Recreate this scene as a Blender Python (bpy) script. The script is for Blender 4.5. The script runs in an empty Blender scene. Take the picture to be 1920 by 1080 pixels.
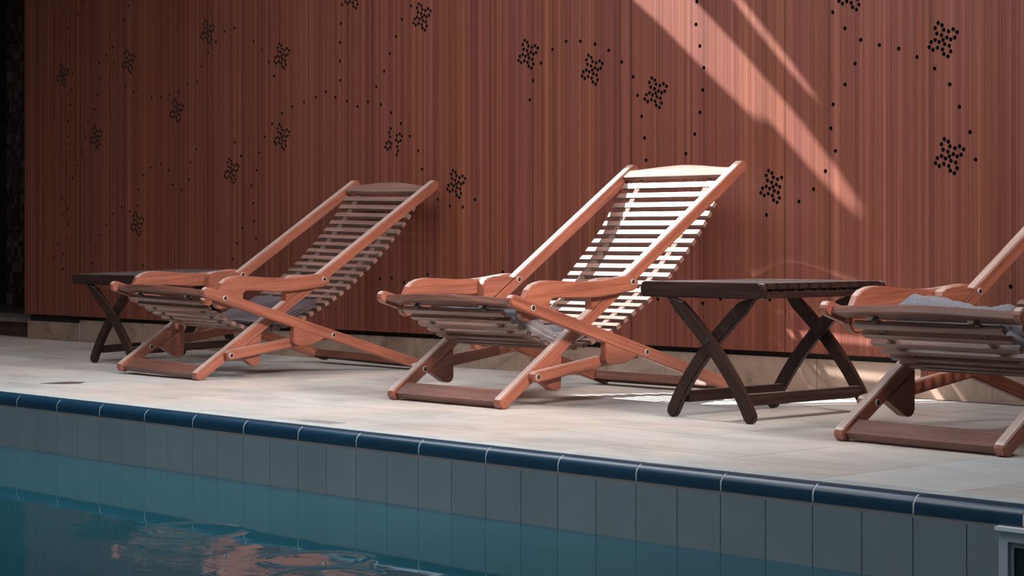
import bpy, bmesh, math, random
from mathutils import Vector, Matrix, noise
from mathutils.geometry import delaunay_2d_cdt
random.seed(7)
S = bpy.context.scene
COL = S.collection

# ------------------------------------------------------------------ camera, world, light, exposure
F_PX, HOR_Y, EYE = 3850.0, 448.0, 0.60
AX = Vector((0.67799, -0.73507))                      # world X axis in camera (right, forward)
cam_d = bpy.data.cameras.new('camera'); cam = bpy.data.objects.new('camera', cam_d); COL.objects.link(cam)
cam_d.sensor_width = 36.0; cam_d.lens = 36.0 * F_PX / 1920.0
cam_d.shift_y = -(540.0 - HOR_Y) / 1920.0
cam_d.clip_start = 0.05; cam_d.clip_end = 200
right = Vector((AX[0], -AX[1], 0)); fwd = Vector((AX[1], AX[0], 0)); up = Vector((0, 0, 1))
cam.matrix_world = Matrix(((right.x, up.x, -fwd.x, 0), (right.y, up.y, -fwd.y, 0), (right.z, up.z, -fwd.z, EYE), (0, 0, 0, 1)))
S.camera = cam

SUN_DIR = Vector((0.71, 0.30, -0.65)).normalized()    # travel direction
CEIL_Z = 3.2
world = bpy.data.worlds.new('World'); S.world = world; world.use_nodes = True
wn = world.node_tree.nodes; bg = wn['Background']
bg.inputs[0].default_value = (0.72, 0.82, 1.0, 1); bg.inputs[1].default_value = 0.09

def light(name, kind, energy, color, loc, target=None, size=None, size_y=None, angle=None):
    d = bpy.data.lights.new(name, kind); d.energy = energy; d.color = color
    o = bpy.data.objects.new(name, d); COL.objects.link(o); o.location = loc
    if kind == 'AREA':
        d.shape = 'RECTANGLE'; d.size = size; d.size_y = size_y
    if angle is not None: d.angle = angle
    if target is not None:
        o.rotation_euler = (Vector(target) - Vector(loc)).to_track_quat('-Z', 'Y').to_euler()
    return o
sun = light('sun', 'SUN', 23.0, (1.0, 0.965, 0.925), (-10, -3, 8), angle=math.radians(0.53))
sun.rotation_euler = SUN_DIR.to_track_quat('-Z', 'Y').to_euler()
light('area_fill_left', 'AREA', 100, (0.90, 0.94, 1.0), (-6.9, 3.9, 3.12), (-6.9, 4.0, 0), 3.4, 1.4)  # added area lamp; the roof has no opening here
light('area_fill_pool', 'AREA', 125, (0.90, 0.95, 1.0), (-4.4, 2.6, 3.12), (-4.6, 3.0, 0), 5.0, 1.8)  # added lamp brightening deck and pool from under the closed roof
lr = light('area_fill_right', 'AREA', 95, (1.0, 0.88, 0.82), (-2.1, 4.75, 3.05), (-7.2, 4.95, 0.4), 1.0, 1.6)  # added lamp aimed at the right-hand faces of the loungers
lr.data.spread = math.radians(72)
S.view_settings.view_transform = 'Standard'; S.view_settings.look = 'None'
S.view_settings.gamma = 1; S.view_settings.use_curve_mapping = False
S.view_settings.exposure = 0.0

# ------------------------------------------------------------------ helpers
def tag(o, label=None, cat=None, group=None, kind=None):
    if label: o['label'] = label
    if cat: o['category'] = cat
    if group: o['group'] = group
    if kind: o['kind'] = kind
    return o
def empty(name, loc, rz=0.0, rx=0.0, ry=0.0, scale=(1, 1, 1)):
    o = bpy.data.objects.new(name, None); COL.objects.link(o)
    o.location = loc; o.rotation_euler = (rx, ry, rz); o.scale = scale; o.empty_display_size = 0.1
    return o
def link(name, me, parent=None, loc=None):
    o = bpy.data.objects.new(name, me); COL.objects.link(o)
    if parent is not None: o.parent = parent
    if loc is not None: o.location = loc
    return o
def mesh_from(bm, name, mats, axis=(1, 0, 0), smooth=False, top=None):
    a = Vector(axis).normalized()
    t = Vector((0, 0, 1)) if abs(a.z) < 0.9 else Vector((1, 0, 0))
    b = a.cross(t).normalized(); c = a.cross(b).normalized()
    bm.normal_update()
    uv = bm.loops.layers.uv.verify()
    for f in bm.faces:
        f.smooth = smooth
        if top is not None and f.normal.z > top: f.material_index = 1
        for l in f.loops:
            co = l.vert.co
            l[uv].uv = (co.dot(a), co.dot(b) + 0.83 * co.dot(c))
    me = bpy.data.meshes.new(name); bm.to_mesh(me); bm.free()
    for m in (mats if isinstance(mats, (list, tuple)) else [mats]): me.materials.append(m)
    return me
def bev(bm, off, seg=1):
    if off > 0:
        es = [e for e in bm.edges if len(e.link_faces) == 2 and e.calc_face_angle(0) > 0.6]
        bmesh.ops.bevel(bm, geom=es, offset=off, segments=seg, affect='EDGES', clamp_overlap=True)
def box_bm(x0, x1, y0, y1, z0, z1, off=0.0, bm=None):
    own = bm is None
    if own: bm = bmesh.new()
    vs = [bm.verts.new((x, y, z)) for x in (x0, x1) for y in (y0, y1) for z in (z0, z1)]
    for q in ((0, 1, 3, 2), (4, 6, 7, 5), (0, 4, 5, 1), (2, 3, 7, 6), (0, 2, 6, 4), (1, 5, 7, 3)):
        bm.faces.new([vs[i] for i in q])
    if own: bev(bm, off)
    return bm
def prism_bm(poly, lo, hi, plane='yz', off=0.002):
    """poly: 2-D outline; extruded along the remaining axis from lo to hi"""
    bm = bmesh.new()
    def P(p, h):
        return (h, p[0], p[1]) if plane == 'yz' else (p[0], h, p[1])
    A = [bm.verts.new(P(p, lo)) for p in poly]; B = [bm.verts.new(P(p, hi)) for p in poly]
    n = len(poly)
    bm.faces.new(A); bm.faces.new(B[::-1])
    for i in range(n): bm.faces.new((A[i], B[i], B[(i + 1) % n], A[(i + 1) % n]))
    bmesh.ops.recalc_face_normals(bm, faces=bm.faces)
    if off:
        es = [e for e in bm.edges if (e.verts[0] in A) == (e.verts[1] in A) and
              ((e.verts[0] in A and e.verts[1] in A) or (e.verts[0] in B and e.verts[1] in B))]
        bmesh.ops.bevel(bm, geom=es, offset=off, segments=2, affect='EDGES', clamp_overlap=True)
    return bm
def bar_outline(p0, p1, hw, r_end=None, n=7):
    """outline of a bar with rounded ends, centres p0, p1"""
    d = Vector((p1[0] - p0[0], p1[1] - p0[1])); a0 = math.atan2(d.y, d.x); pts = []
    for k in range(n + 1):
        a = a0 + math.pi / 2 + math.pi * k / n; pts.append((p0[0] + hw * math.cos(a), p0[1] + hw * math.sin(a)))
    for k in range(n + 1):
        a = a0 - math.pi / 2 + math.pi * k / n; pts.append((p1[0] + hw * math.cos(a), p1[1] + hw * math.sin(a)))
    return pts

# ------------------------------------------------------------------ materials
def new_mat(name):
    m = bpy.data.materials.new(name); m.use_nodes = True
    nt = m.node_tree; b = nt.nodes['Principled BSDF']
    return m, nt, b
def N(nt, typ, **kw):
    n = nt.nodes.new(typ)
    for k, v in kw.items():
        if k == 'inp':
            for i, val in v.items(): n.inputs[i].default_value = val
        else: setattr(n, k, v)
    return n
def ramp(nt, stops):
    r = nt.nodes.new('ShaderNodeValToRGB'); e = r.color_ramp.elements
    while len(e) < len(stops): e.new(0.5)
    for i, (p, c) in enumerate(stops): e[i].position = p; e[i].color = (*c, 1)
    return r
def wood(name, dark, mid, light_, rough=0.42, scale=1.0, worn=0.0, coat=0.0):
    m, nt, b = new_mat(name); L = nt.links.new
    uv = N(nt, 'ShaderNodeUVMap'); oi = N(nt, 'ShaderNodeObjectInfo')
    off = N(nt, 'ShaderNodeVectorMath', operation='SCALE'); comb = N(nt, 'ShaderNodeCombineXYZ')
    L(oi.outputs['Random'], comb.inputs[0]); L(oi.outputs['Random'], comb.inputs[1]); L(comb.outputs[0], off.inputs[0]); off.inputs[3].default_value = 37.0
    add = N(nt, 'ShaderNodeVectorMath', operation='ADD'); L(uv.outputs[0], add.inputs[0]); L(off.outputs[0], add.inputs[1])
    mp = N(nt, 'ShaderNodeMapping'); mp.inputs['Scale'].default_value = (3.0 * scale, 90.0 * scale, 1); L(add.outputs[0], mp.inputs[0])
    n1 = N(nt, 'ShaderNodeTexNoise', inp={'Scale': 1.0, 'Detail': 5.0, 'Roughness': 0.6, 'Distortion': 0.6}); L(mp.outputs[0], n1.inputs['Vector'])
    r = ramp(nt, [(0.30, dark), (0.5, mid), (0.72, light_)]); L(n1.outputs[0], r.inputs[0])
    mp2 = N(nt, 'ShaderNodeMapping'); mp2.inputs['Scale'].default_value = (4.0, 9.0, 1); L(add.outputs[0], mp2.inputs[0])
    n2 = N(nt, 'ShaderNodeTexNoise', inp={'Scale': 1.0, 'Detail': 4.0}); L(mp2.outputs[0], n2.inputs['Vector'])
    hs = N(nt, 'ShaderNodeMixRGB', blend_type='MULTIPLY'); hs.inputs[0].default_value = 0.7
    r2 = ramp(nt, [(0.3, (0.74, 0.72, 0.72)), (0.65, (1.12, 1.1, 1.08))]); L(n2.outputs[0], r2.inputs[0])
    L(r.outputs[0], hs.inputs[1]); L(r2.outputs[0], hs.inputs[2])
    out = hs.outputs[0]
    if worn > 0:
        n3 = N(nt, 'ShaderNodeTexNoise', inp={'Scale': 14.0, 'Detail': 6.0, 'Roughness': 0.7})
        tc = N(nt, 'ShaderNodeTexCoord'); L(tc.outputs['Object'], n3.inputs['Vector'])
        r3 = ramp(nt, [(0.60, (0, 0, 0)), (0.72, (1, 1, 1))]); L(n3.outputs[0], r3.inputs[0])
        mm = N(nt, 'ShaderNodeMath', operation='MULTIPLY'); mm.inputs[1].default_value = worn; L(r3.outputs[0], mm.inputs[0])
        mx = N(nt, 'ShaderNodeMixRGB'); L(mm.outputs[0], mx.inputs[0]); L(out, mx.inputs[1]); mx.inputs[2].default_value = (0.36, 0.25, 0.20, 1)
        out = mx.outputs[0]
    L(out, b.inputs['Base Color']); b.inputs['Roughness'].default_value = rough; b.inputs['Specular IOR Level'].default_value = 0.6
    if coat: b.inputs['Coat Weight'].default_value = coat; b.inputs['Coat Roughness'].default_value = 0.38
    bp = N(nt, 'ShaderNodeBump', inp={'Strength': 0.12, 'Distance': 0.002}); L(n1.outputs[0], bp.inputs['Height']); L(bp.outputs[0], b.inputs['Normal'])
    return m
def plain(name, col, rough=0.5, metal=0.0, bump=0.0, bscale=60.0, var=0.0):
    m, nt, b = new_mat(name); L = nt.links.new
    b.inputs['Roughness'].default_value = rough; b.inputs['Metallic'].default_value = metal
    tc = N(nt, 'ShaderNodeTexCoord'); n = N(nt, 'ShaderNodeTexNoise', inp={'Scale': bscale, 'Detail': 4.0}); L(tc.outputs['Object'], n.inputs['Vector'])
    lo = tuple(c * (1 - var) for c in col); hi = tuple(min(1, c * (1 + var)) for c in col)
    r = ramp(nt, [(0.3, lo), (0.7, hi)]); L(n.outputs[0], r.inputs[0]); L(r.outputs[0], b.inputs['Base Color'])
    if bump:
        bp = N(nt, 'ShaderNodeBump', inp={'Strength': bump, 'Distance': 0.004}); L(n.outputs[0], bp.inputs['Height']); L(bp.outputs[0], b.inputs['Normal'])
    return m

M_RAIL = wood('oiled_red_hardwood', (0.170, 0.047, 0.025), (0.255, 0.076, 0.042), (0.335, 0.113, 0.064), 0.45, coat=0.6)
M_SLAT = wood('weathered_slat_wood', (0.125, 0.064, 0.049), (0.205, 0.115, 0.092), (0.30, 0.18, 0.15), 0.5, worn=0.3, coat=0.6)
M_BOARD = wood('brown_cross_board', (0.090, 0.031, 0.020), (0.145, 0.054, 0.036), (0.21, 0.088, 0.062), 0.5, worn=0.12, coat=0.3)
M_TABLE = wood('dark_stained_wood', (0.013, 0.0055, 0.0045), (0.024, 0.0105, 0.008), (0.046, 0.022, 0.017), 0.45, worn=0.03, coat=0.1)
M_PALE_UP = wood('pale_upper_wood', (0.33, 0.22, 0.185), (0.47, 0.35, 0.31), (0.55, 0.42, 0.37), 0.5, worn=0.2, coat=0.6)  # paler wood for faces that point upward
M_TABLE.node_tree.nodes['Principled BSDF'].inputs['Specular IOR Level'].default_value = 0.25
M_TABLE_SHEEN = wood('dark_wood_pale_sheen', (0.11, 0.09, 0.088), (0.17, 0.15, 0.15), (0.25, 0.225, 0.225), 0.42, coat=0.6)  # overhead sheen painted as pale colour on the tables' upward faces
M_METAL = plain('chromed_steel', (0.62, 0.58, 0.50), 0.35, 0.4)
M_DARK = plain('dark_recess', (0.012, 0.006, 0.004), 0.8)
M_STRAP = plain('brown_webbing', (0.10, 0.065, 0.05), 0.8, bump=0.3, bscale=300)
M_GREY_TIP = plain('frayed_pale_webbing', (0.42, 0.38, 0.33), 0.9, bump=0.5, bscale=200, var=0.3)

def panel_material():
    m, nt, b = new_mat('red_brown_veneer'); L = nt.links.new
    g = N(nt, 'ShaderNodeNewGeometry'); sep = N(nt, 'ShaderNodeSeparateXYZ'); L(g.outputs['Position'], sep.inputs[0])
    def streak(sx, sz, seed, detail=2.0, rough=0.5):
        mx = N(nt, 'ShaderNodeMath', operation='MULTIPLY', inp={1: sx}); L(sep.outputs[0], mx.inputs[0])
        mz = N(nt, 'ShaderNodeMath', operation='MULTIPLY', inp={1: sz}); L(sep.outputs[2], mz.inputs[0])
        c = N(nt, 'ShaderNodeCombineXYZ'); L(mx.outputs[0], c.inputs[0]); L(mz.outputs[0], c.inputs[1]); c.inputs[2].default_value = seed
        n = N(nt, 'ShaderNodeTexNoise', inp={'Scale': 1.0, 'Detail': detail, 'Roughness': rough}); L(c.outputs[0], n.inputs['Vector'])
        return n
    a = streak(34.0, 0.05, 1.3, 4.0, 0.72); f = streak(150.0, 0.4, 7.7, 3.0, 0.6); w = streak(7.0, 0.1, 4.1, 1.0)
    ad = N(nt, 'ShaderNodeMath', operation='MULTIPLY_ADD', inp={1: 0.62}); L(a.outputs[0], ad.inputs[0])
    m2 = N(nt, 'ShaderNodeMath', operation='MULTIPLY', inp={1: 0.38}); L(f.outputs[0], m2.inputs[0]); L(m2.outputs[0], ad.inputs[2])
    r = ramp(nt, [(0.36, (0.068, 0.019, 0.011)), (0.45, (0.136, 0.038, 0.023)), (0.54, (0.170, 0.052, 0.032)), (0.65, (0.252, 0.088, 0.056))])
    L(ad.outputs[0], r.inputs[0])
    hue = N(nt, 'ShaderNodeMixRGB', blend_type='MULTIPLY', inp={0: 1.0})
    r2 = ramp(nt, [(0.38, (0.97, 0.93, 1.08)), (0.62, (1.03, 1.04, 0.90))]); L(w.outputs[0], r2.inputs[0])
    L(r.outputs[0], hue.inputs[1]); L(r2.outputs[0], hue.inputs[2]); L(hue.outputs[0], b.inputs['Base Color'])
    b.inputs['Roughness'].default_value = 0.5; b.inputs['Specular IOR Level'].default_value = 0.35
    return m
M_PANEL = panel_material()

def stone_material(name, base, stain, spots=True, scale=1.0):
    m, nt, b = new_mat(name); L = nt.links.new
    g = N(nt, 'ShaderNodeNewGeometry'); oi = N(nt, 'ShaderNodeObjectInfo')
    mp = N(nt, 'ShaderNodeMapping'); mp.inputs['Scale'].default_value = (2.2 * scale, 5.0 * scale, 2.2 * scale); L(g.outputs['Position'], mp.inputs[0])
    n1 = N(nt, 'ShaderNodeTexNoise', inp={'Scale': 1.0, 'Detail': 8.0, 'Roughness': 0.62, 'Distortion': 0.8}); L(mp.outputs[0], n1.inputs['Vector'])
    r = ramp(nt, [(0.34, stain), (0.5, base), (0.66, tuple(min(1, c * 1.12) for c in base))]); L(n1.outputs[0], r.inputs[0])
    n2 = N(nt, 'ShaderNodeTexNoise', inp={'Scale': 1.1, 'Detail': 3.0}); L(g.outputs['Position'], n2.inputs['Vector'])
    r2 = ramp(nt, [(0.38, (1.04, 0.97, 0.92)), (0.62, (0.93, 1.0, 1.02))]); L(n2.outputs[0], r2.inputs[0])
    mx = N(nt, 'ShaderNodeMixRGB', blend_type='MULTIPLY', inp={0: 1.0}); L(r.outputs[0], mx.inputs[1]); L(r2.outputs[0], mx.inputs[2])
    # each piece slightly lighter or darker
    mr = N(nt, 'ShaderNodeMapRange', inp={3: 0.93, 4: 1.06}); L(oi.outputs['Random'], mr.inputs[0])
    mv = N(nt, 'ShaderNodeVectorMath', operation='SCALE'); L(mx.outputs[0], mv.inputs[0]); L(mr.outputs[0], mv.inputs[3])
    out = mv.outputs[0]
    if spots:
        n3 = N(nt, 'ShaderNodeTexNoise', inp={'Scale': 30.0, 'Detail': 6.0, 'Roughness': 0.7}); L(g.outputs['Position'], n3.inputs['Vector'])
        r3 = ramp(nt, [(0.28, (0.55, 0.48, 0.44)), (0.40, (1, 1, 1))]); L(n3.outputs[0], r3.inputs[0])
        m3 = N(nt, 'ShaderNodeMixRGB', blend_type='MULTIPLY', inp={0: 0.6}); L(out, m3.inputs[1]); L(r3.outputs[0], m3.inputs[2]); out = m3.outputs[0]
    L(out, b.inputs['Base Color']); b.inputs['Roughness'].default_value = 0.62
    bp = N(nt, 'ShaderNodeBump', inp={'Strength': 0.15, 'Distance': 0.003}); L(n1.outputs[0], bp.inputs['Height']); L(bp.outputs[0], b.inputs['Normal'])
    return m
M_DECK = stone_material('pinkish_beige_stone', (0.455, 0.415, 0.388), (0.36, 0.332, 0.312))
M_DECK_PALE = stone_material('pale_grey_stone', (0.50, 0.49, 0.48), (0.46, 0.45, 0.44))
M_SKIRT = stone_material('brown_travertine', (0.27, 0.185, 0.14), (0.17, 0.11, 0.082), scale=3.0)
M_GROUT_PALE = plain('pale_grout', (0.60, 0.62, 0.60), 0.7, bump=0.1, var=0.12, bscale=12)
M_GROUT = plain('grey_grout', (0.30, 0.29, 0.28), 0.8)
M_GROUT_DARK = plain('dark_tile_grout', (0.045, 0.05, 0.055), 0.8)

def glazed(name, col, var=0.06, rough=0.22, tint=(1, 1, 1)):
    m, nt, b = new_mat(name); L = nt.links.new
    g = N(nt, 'ShaderNodeNewGeometry'); oi = N(nt, 'ShaderNodeObjectInfo')
    n = N(nt, 'ShaderNodeTexNoise', inp={'Scale': 9.0, 'Detail': 3.0}); L(g.outputs['Position'], n.inputs['Vector'])
    r = ramp(nt, [(0.3, tuple(c * (1 - var) for c in col)), (0.7, tuple(c * (1 + var) for c in col))]); L(n.outputs[0], r.inputs[0])
    mr = N(nt, 'ShaderNodeMapRange', inp={3: 0.94, 4: 1.05}); L(oi.outputs['Random'], mr.inputs[0])
    mv = N(nt, 'ShaderNodeVectorMath', operation='SCALE'); L(r.outputs[0], mv.inputs[0]); L(mr.outputs[0], mv.inputs[3])
    L(mv.outputs[0], b.inputs['Base Color']); b.inputs['Roughness'].default_value = rough
    bp = N(nt, 'ShaderNodeBump', inp={'Strength': 0.03, 'Distance': 0.01}); L(n.outputs[0], bp.inputs['Height']); L(bp.outputs[0], b.inputs['Normal'])
    return m
M_BLUE = glazed('navy_glazed_tile', (0.007, 0.036, 0.070), 0.08, 0.30)
M_FACE = glazed('grey_blue_glazed_tile', (0.19, 0.222, 0.245), 0.05, 0.3)
M_POOLFLOOR = glazed('pool_floor_tile', (0.05, 0.28, 0.36), 0.1, 0.3)
M_WHITE = plain('white_moulded_plastic', (0.42, 0.45, 0.48), 0.35)
M_CEIL = plain('brown_ceiling_board', (0.16, 0.11, 0.09), 0.7, var=0.1, bscale=3)
M_MOSAIC = [plain('mosaic_brown', (0.05, 0.012, 0.011), 0.6), plain('mosaic_umber', (0.085, 0.05, 0.043), 0.6), plain('mosaic_taupe', (0.15, 0.108, 0.098), 0.6)]
M_TOWEL_GREY = plain('grey_terry_cloth', (0.20, 0.182, 0.19), 0.95, bump=0.6, bscale=260, var=0.2)
M_TOWEL_BLUE = plain('blue_grey_terry_cloth', (0.155, 0.155, 0.18), 0.95, bump=0.6, bscale=220, var=0.22)
M_TOWEL_MAUVE = plain('dark_mauve_terry_cloth', (0.075, 0.055, 0.062), 0.95, bump=0.6, bscale=260, var=0.2)

def water_material():
    m, nt, b = new_mat('pool_water'); L = nt.links.new
    nt.nodes.remove(b); out = nt.nodes['Material Output']
    g = N(nt, 'ShaderNodeNewGeometry'); sep = N(nt, 'ShaderNodeSeparateXYZ'); L(g.outputs['Position'], sep.inputs[0])
    mp = N(nt, 'ShaderNodeMapping'); mp.inputs['Scale'].default_value = (9.0, 16.0, 1); L(g.outputs['Position'], mp.inputs[0])
    n = N(nt, 'ShaderNodeTexNoise', inp={'Scale': 1.0, 'Detail': 3.0, 'Roughness': 0.5, 'Distortion': 0.8}); L(mp.outputs[0], n.inputs['Vector'])
    st = N(nt, 'ShaderNodeMapRange', inp={1: 3.28, 2: 2.9, 3: 0.0, 4: 1.0}); L(sep.outputs[1], st.inputs[0])
    bp = N(nt, 'ShaderNodeBump', inp={'Distance': 0.004}); L(n.outputs[0], bp.inputs['Height'])
    ms = N(nt, 'ShaderNodeMath', operation='MULTIPLY', inp={1: 0.10}); L(st.outputs[0], ms.inputs[0]); L(ms.outputs[0], bp.inputs['Strength'])
    fr = N(nt, 'ShaderNodeFresnel', inp={'IOR': 1.33}); L(bp.outputs[0], fr.inputs['Normal'])
    gl = N(nt, 'ShaderNodeBsdfGlossy', inp={'Roughness': 0.0, 'Color': (0.95, 0.98, 1, 1)}); L(bp.outputs[0], gl.inputs['Normal'])
    df = N(nt, 'ShaderNodeBsdfDiffuse', inp={'Color': (0.020, 0.105, 0.135, 1)})
    tr = N(nt, 'ShaderNodeBsdfTransparent', inp={'Color': (0.45, 0.85, 0.95, 1)})
    mix1 = N(nt, 'ShaderNodeMixShader', inp={0: 0.35}); L(df.outputs[0], mix1.inputs[1]); L(tr.outputs[0], mix1.inputs[2])
    mix2 = N(nt, 'ShaderNodeMixShader'); L(fr.outputs[0], mix2.inputs[0]); L(mix1.outputs[0], mix2.inputs[1]); L(gl.outputs[0], mix2.inputs[2])
    L(mix2.outputs[0], out.inputs['Surface'])
    return m
M_WATER = water_material()

# ------------------------------------------------------------------ setting: unseen roof added, slots shaped to cast the sun patches
def wall_y(x, off=0.0): return 6.458 + 0.018 * x + off
def to_roof(p):
    p = Vector(p); t = (CEIL_Z - p.z) / (-SUN_DIR.z); q = p - SUN_DIR * t; return (q.x, q.y)
def px_ray(px, py):
    d = right * ((px - 960) / F_PX) + fwd; return Vector((d.x, d.y, -(py - HOR_Y) / F_PX))
def px_wall(px, py, off=-0.03):
    d = px_ray(px, py); t = (6.458 + off) / (d.y - 0.018 * d.x); return Vector((d.x * t, d.y * t, EYE + d.z * t))
def plate_cdt(outer, holes, P, depth_vec, rim_mat=0):
    """flat plate with real holes; P maps 2-D to 3-D; holes: list of 2-D loops; rims and back edges follow depth_vec"""
    verts = [Vector(p) for p in outer]; loops = [list(range(len(outer)))]
    for h in holes:
        i0 = len(verts); verts += [Vector(p) for p in h]; loops.append(list(range(i0, len(verts))))
    edges = [(l[i], l[(i + 1) % len(l)]) for l in loops for i in range(len(l))]
    vo, eo, fo, ov, oe, of = delaunay_2d_cdt([Vector((v[0], v[1])) for v in verts], edges, [], 0, 1e-7)
    def inside(pt, poly):
        r = False; n = len(poly)
        for i in range(n):
            a = poly[i]; b = poly[(i + 1) % n]
            if (a[1] > pt[1]) != (b[1] > pt[1]) and pt[0] < (b[0] - a[0]) * (pt[1] - a[1]) / (b[1] - a[1]) + a[0]: r = not r
        return r
    bbs = [(min(p[0] for p in h), max(p[0] for p in h), min(p[1] for p in h), max(p[1] for p in h), h) for h in holes]
    bm = bmesh.new(); bv = [bm.verts.new(P(v[0], v[1])) for v in vo]; D = Vector(depth_vec)
    keep = []
    for f in fo:
        c = ((vo[f[0]][0] + vo[f[1]][0] + vo[f[2]][0]) / 3, (vo[f[0]][1] + vo[f[1]][1] + vo[f[2]][1]) / 3)
        if any(b0 < c[0] < b1 and b2 < c[1] < b3 and inside(c, h) for b0, b1, b2, b3, h in bbs): continue
        keep.append(bm.faces.new([bv[i] for i in f]))
    be = [e for e in bm.edges if len(e.link_faces) == 1]
    ex = bmesh.ops.extrude_edge_only(bm, edges=be)
    for g_ in ex['geom']:
        if isinstance(g_, bmesh.types.BMFace): g_.material_index = rim_mat
    bmesh.ops.translate(bm, vec=D, verts=[g for g in ex['geom'] if isinstance(g, bmesh.types.BMVert)])
    bmesh.ops.recalc_face_normals(bm, faces=bm.faces)
    return bm

STREAKS = [  # outlines of the sunlit shapes on the panelled wall
    [(1120, -60), (1270, -40), (1310, 10), (1390, 96), (1500, 225), (1570, 318), (1614, 384), (1600, 402), (1570, 372), (1520, 318), (1440, 225), (1412, 222), (1340, 152), (1240, 50)],
    [(1345, -40), (1374, -22), (1425, 42), (1488, 122), (1540, 196), (1512, 172), (1448, 96), (1385, 16)],
]
openings = []
for st in STREAKS:
    openings.append([to_roof(px_wall(*q)) for q in st])
L2 = Vector((-5.641, 4.853, 0.0))
def hull(P):
    P = sorted(set(P)); 
    def half(Q):
        h = []
        for p in Q:
            while len(h) > 1 and (h[-1][0] - h[-2][0]) * (p[1] - h[-2][1]) - (h[-1][1] - h[-2][1]) * (p[0] - h[-2][0]) <= 0: h.pop()
            h.append(p)
        return h[:-1]
    return half(P) + half(P[::-1])
lit = []
for y_, z_ in ((0.68, 0.49), (1.0, 0.705), (1.266, 0.882)): lit += [(-0.318, y_, z_), (0.318, y_, z_)]
for y_, z_ in ((1.157, .717), (.961, .507), (.789, .368), (.630, .278), (.54, .238)): lit += [(-0.28, y_, z_), (0.28, y_, z_)]
lit += [(0, 1.292, 0.896)]
openings.append(hull([to_roof(L2 + Vector(q)) for q in lit]))
CO = [(-17, -5), (3.5, -5), (3.5, 7.2), (-17, 7.2)]
bm = plate_cdt(CO, openings, lambda x, y: (x, y, CEIL_Z), (0, 0, 0.006))
tag(link('sun_slot_ceiling', mesh_from(bm, 'sun_slot_ceiling', M_CEIL)), kind='structure')

# ------------------------------------------------------------------ panelled wall with drilled holes
TPL = [(265, 78), (290, 93), (247, 111), (300, 122), (331, 132), (361, 118), (386, 136), (257, 145), (287, 156), (321, 170), (346, 183), (371, 171), (247, 186), (297, 186), (221, 200), (272, 200), (307, 213), (336, 223), (209, 232), (262, 235), (233, 249), (293, 246), (345, 258), (302, 275), (328, 290)]
c0 = px_wall(1680 + 297 / 3.378, 20 + 184 / 3.378)
TW = []
for a, b in TPL:
    w = px_wall(1680 + a / 3.378, 20 + b / 3.378); TW.append((w.x - c0.x, w.z - c0.z))
holes = []
CL = [(1768, 74.5), (1780, 293), (1449, 350), (1597, -12), (1229, 174), (1110, 131), (990, 102), (791, 32), (662, -8), (738, 266), (855, 345), (528, 105), (528, 257), (434, 321), (389, 60), (331, 208), (241, 115), (117, 141), (180, 257), (257, 420)]
for c in CL:
    w = px_wall(*c)
    for dx_, dz_ in TW: holes.append((w.x + dx_, w.z + dz_))
DOTS = [(1280, 0, 2.455, [(65, 8), (61, 113), (79, 212), (97, 312), (92, 415), (79, 518), (55, 618), (14, 708), (690, 57), (746, 131), (819, 184), (905, 208), (994, 225), (1078, 263), (1159, 316), (1229, 389), (1273, 492), (1322, 609), (1348, 735), (793, 293), (747, 389), (692, 481), (682, 591), (703, 695), (657, 788), (602, 871), (535, 928), (463, 965), (385, 990)]),
 (640, 0, 3, [(392, 33), (340, 109), (306, 205), (272, 302), (240, 402), (196, 488), (222, 588), (279, 635), (335, 695), (384, 767), (431, 849), (454, 952), (31, 570), (91, 599), (149, 573), (4, 28), (1187, 279), (1264, 233), (1344, 233), (1426, 249), (1503, 284), (1577, 349), (1641, 433), (1666, 537), (1689, 656), (1705, 777), (1714, 901), (1122, 356), (1078, 455), (1060, 562)]),
 (0, 0, 3, [(467, 12), (360, 75), (437, 83), (379, 154), (390, 240), (393, 330), (408, 412), (404, 502), (396, 590), (381, 680), (379, 768), (388, 855), (376, 942), (408, 1003), (723, 33), (697, 115), (666, 190), (635, 264), (599, 313), (641, 357), (666, 434), (704, 487), (751, 517), (801, 541), (852, 551), (903, 547), (953, 533), (1005, 515), (1054, 474), (1108, 461), (1133, 374), (1171, 299), (1214, 235), (1262, 178), (1318, 158), (1374, 191), (1425, 234), (1473, 281), (1510, 351), (1540, 429), (1917, 133), (1913, 239), (1911, 344), (1915, 452), (557, 356), (564, 447), (549, 537), (527, 614), (494, 686), (480, 773), (462, 855), (434, 930), (1106, 840), (1071, 915), (1063, 1010), (905, 924), (847, 944), (805, 986), (778, 1065), (948, 959), (972, 1040), (1021, 1071), (1355, 878), (1320, 801), (1379, 967), (1414, 1045), (1444, 959), (1458, 860), (1489, 770), (1530, 697), (1585, 639), (1644, 600), (1709, 575), (1776, 548), (1832, 516), (1886, 549)]),
 (100, 320, 2.572, [(95, 38), (76, 105), (42, 133), (68, 182), (44, 210), (71, 258), (66, 333), (22, 353), (46, 401), (5, 422), (46, 475), (329, 176), (289, 208), (256, 262), (226, 310), (204, 373), (185, 445), (369, 197), (408, 171), (410, 90), (434, 20), (432, 458), (577, 68), (619, 96), (654, 42), (925, 6), (955, 72), (963, 157), (924, 184), (967, 246), (911, 279), (977, 329), (885, 350), (865, 428)]),
 (680, 280, 4, [(446, 148), (413, 12), (563, 376), (654, 424), (750, 434), (842, 378), (485, 938), (397, 993), (308, 1003), (217, 967), (127, 975), (574, 985), (852, 972), (950, 955), (1051, 923)]),
 (1000, 280, 4, [(844, 80), (1143, 34), (1875, 453), (1748, 493)]),
 (1180, 480, 6, [(318, 487), (824, 533), (1023, 483), (1578, 492)]), (1520, 430, 2.4, [(900, 258)])]
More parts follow.
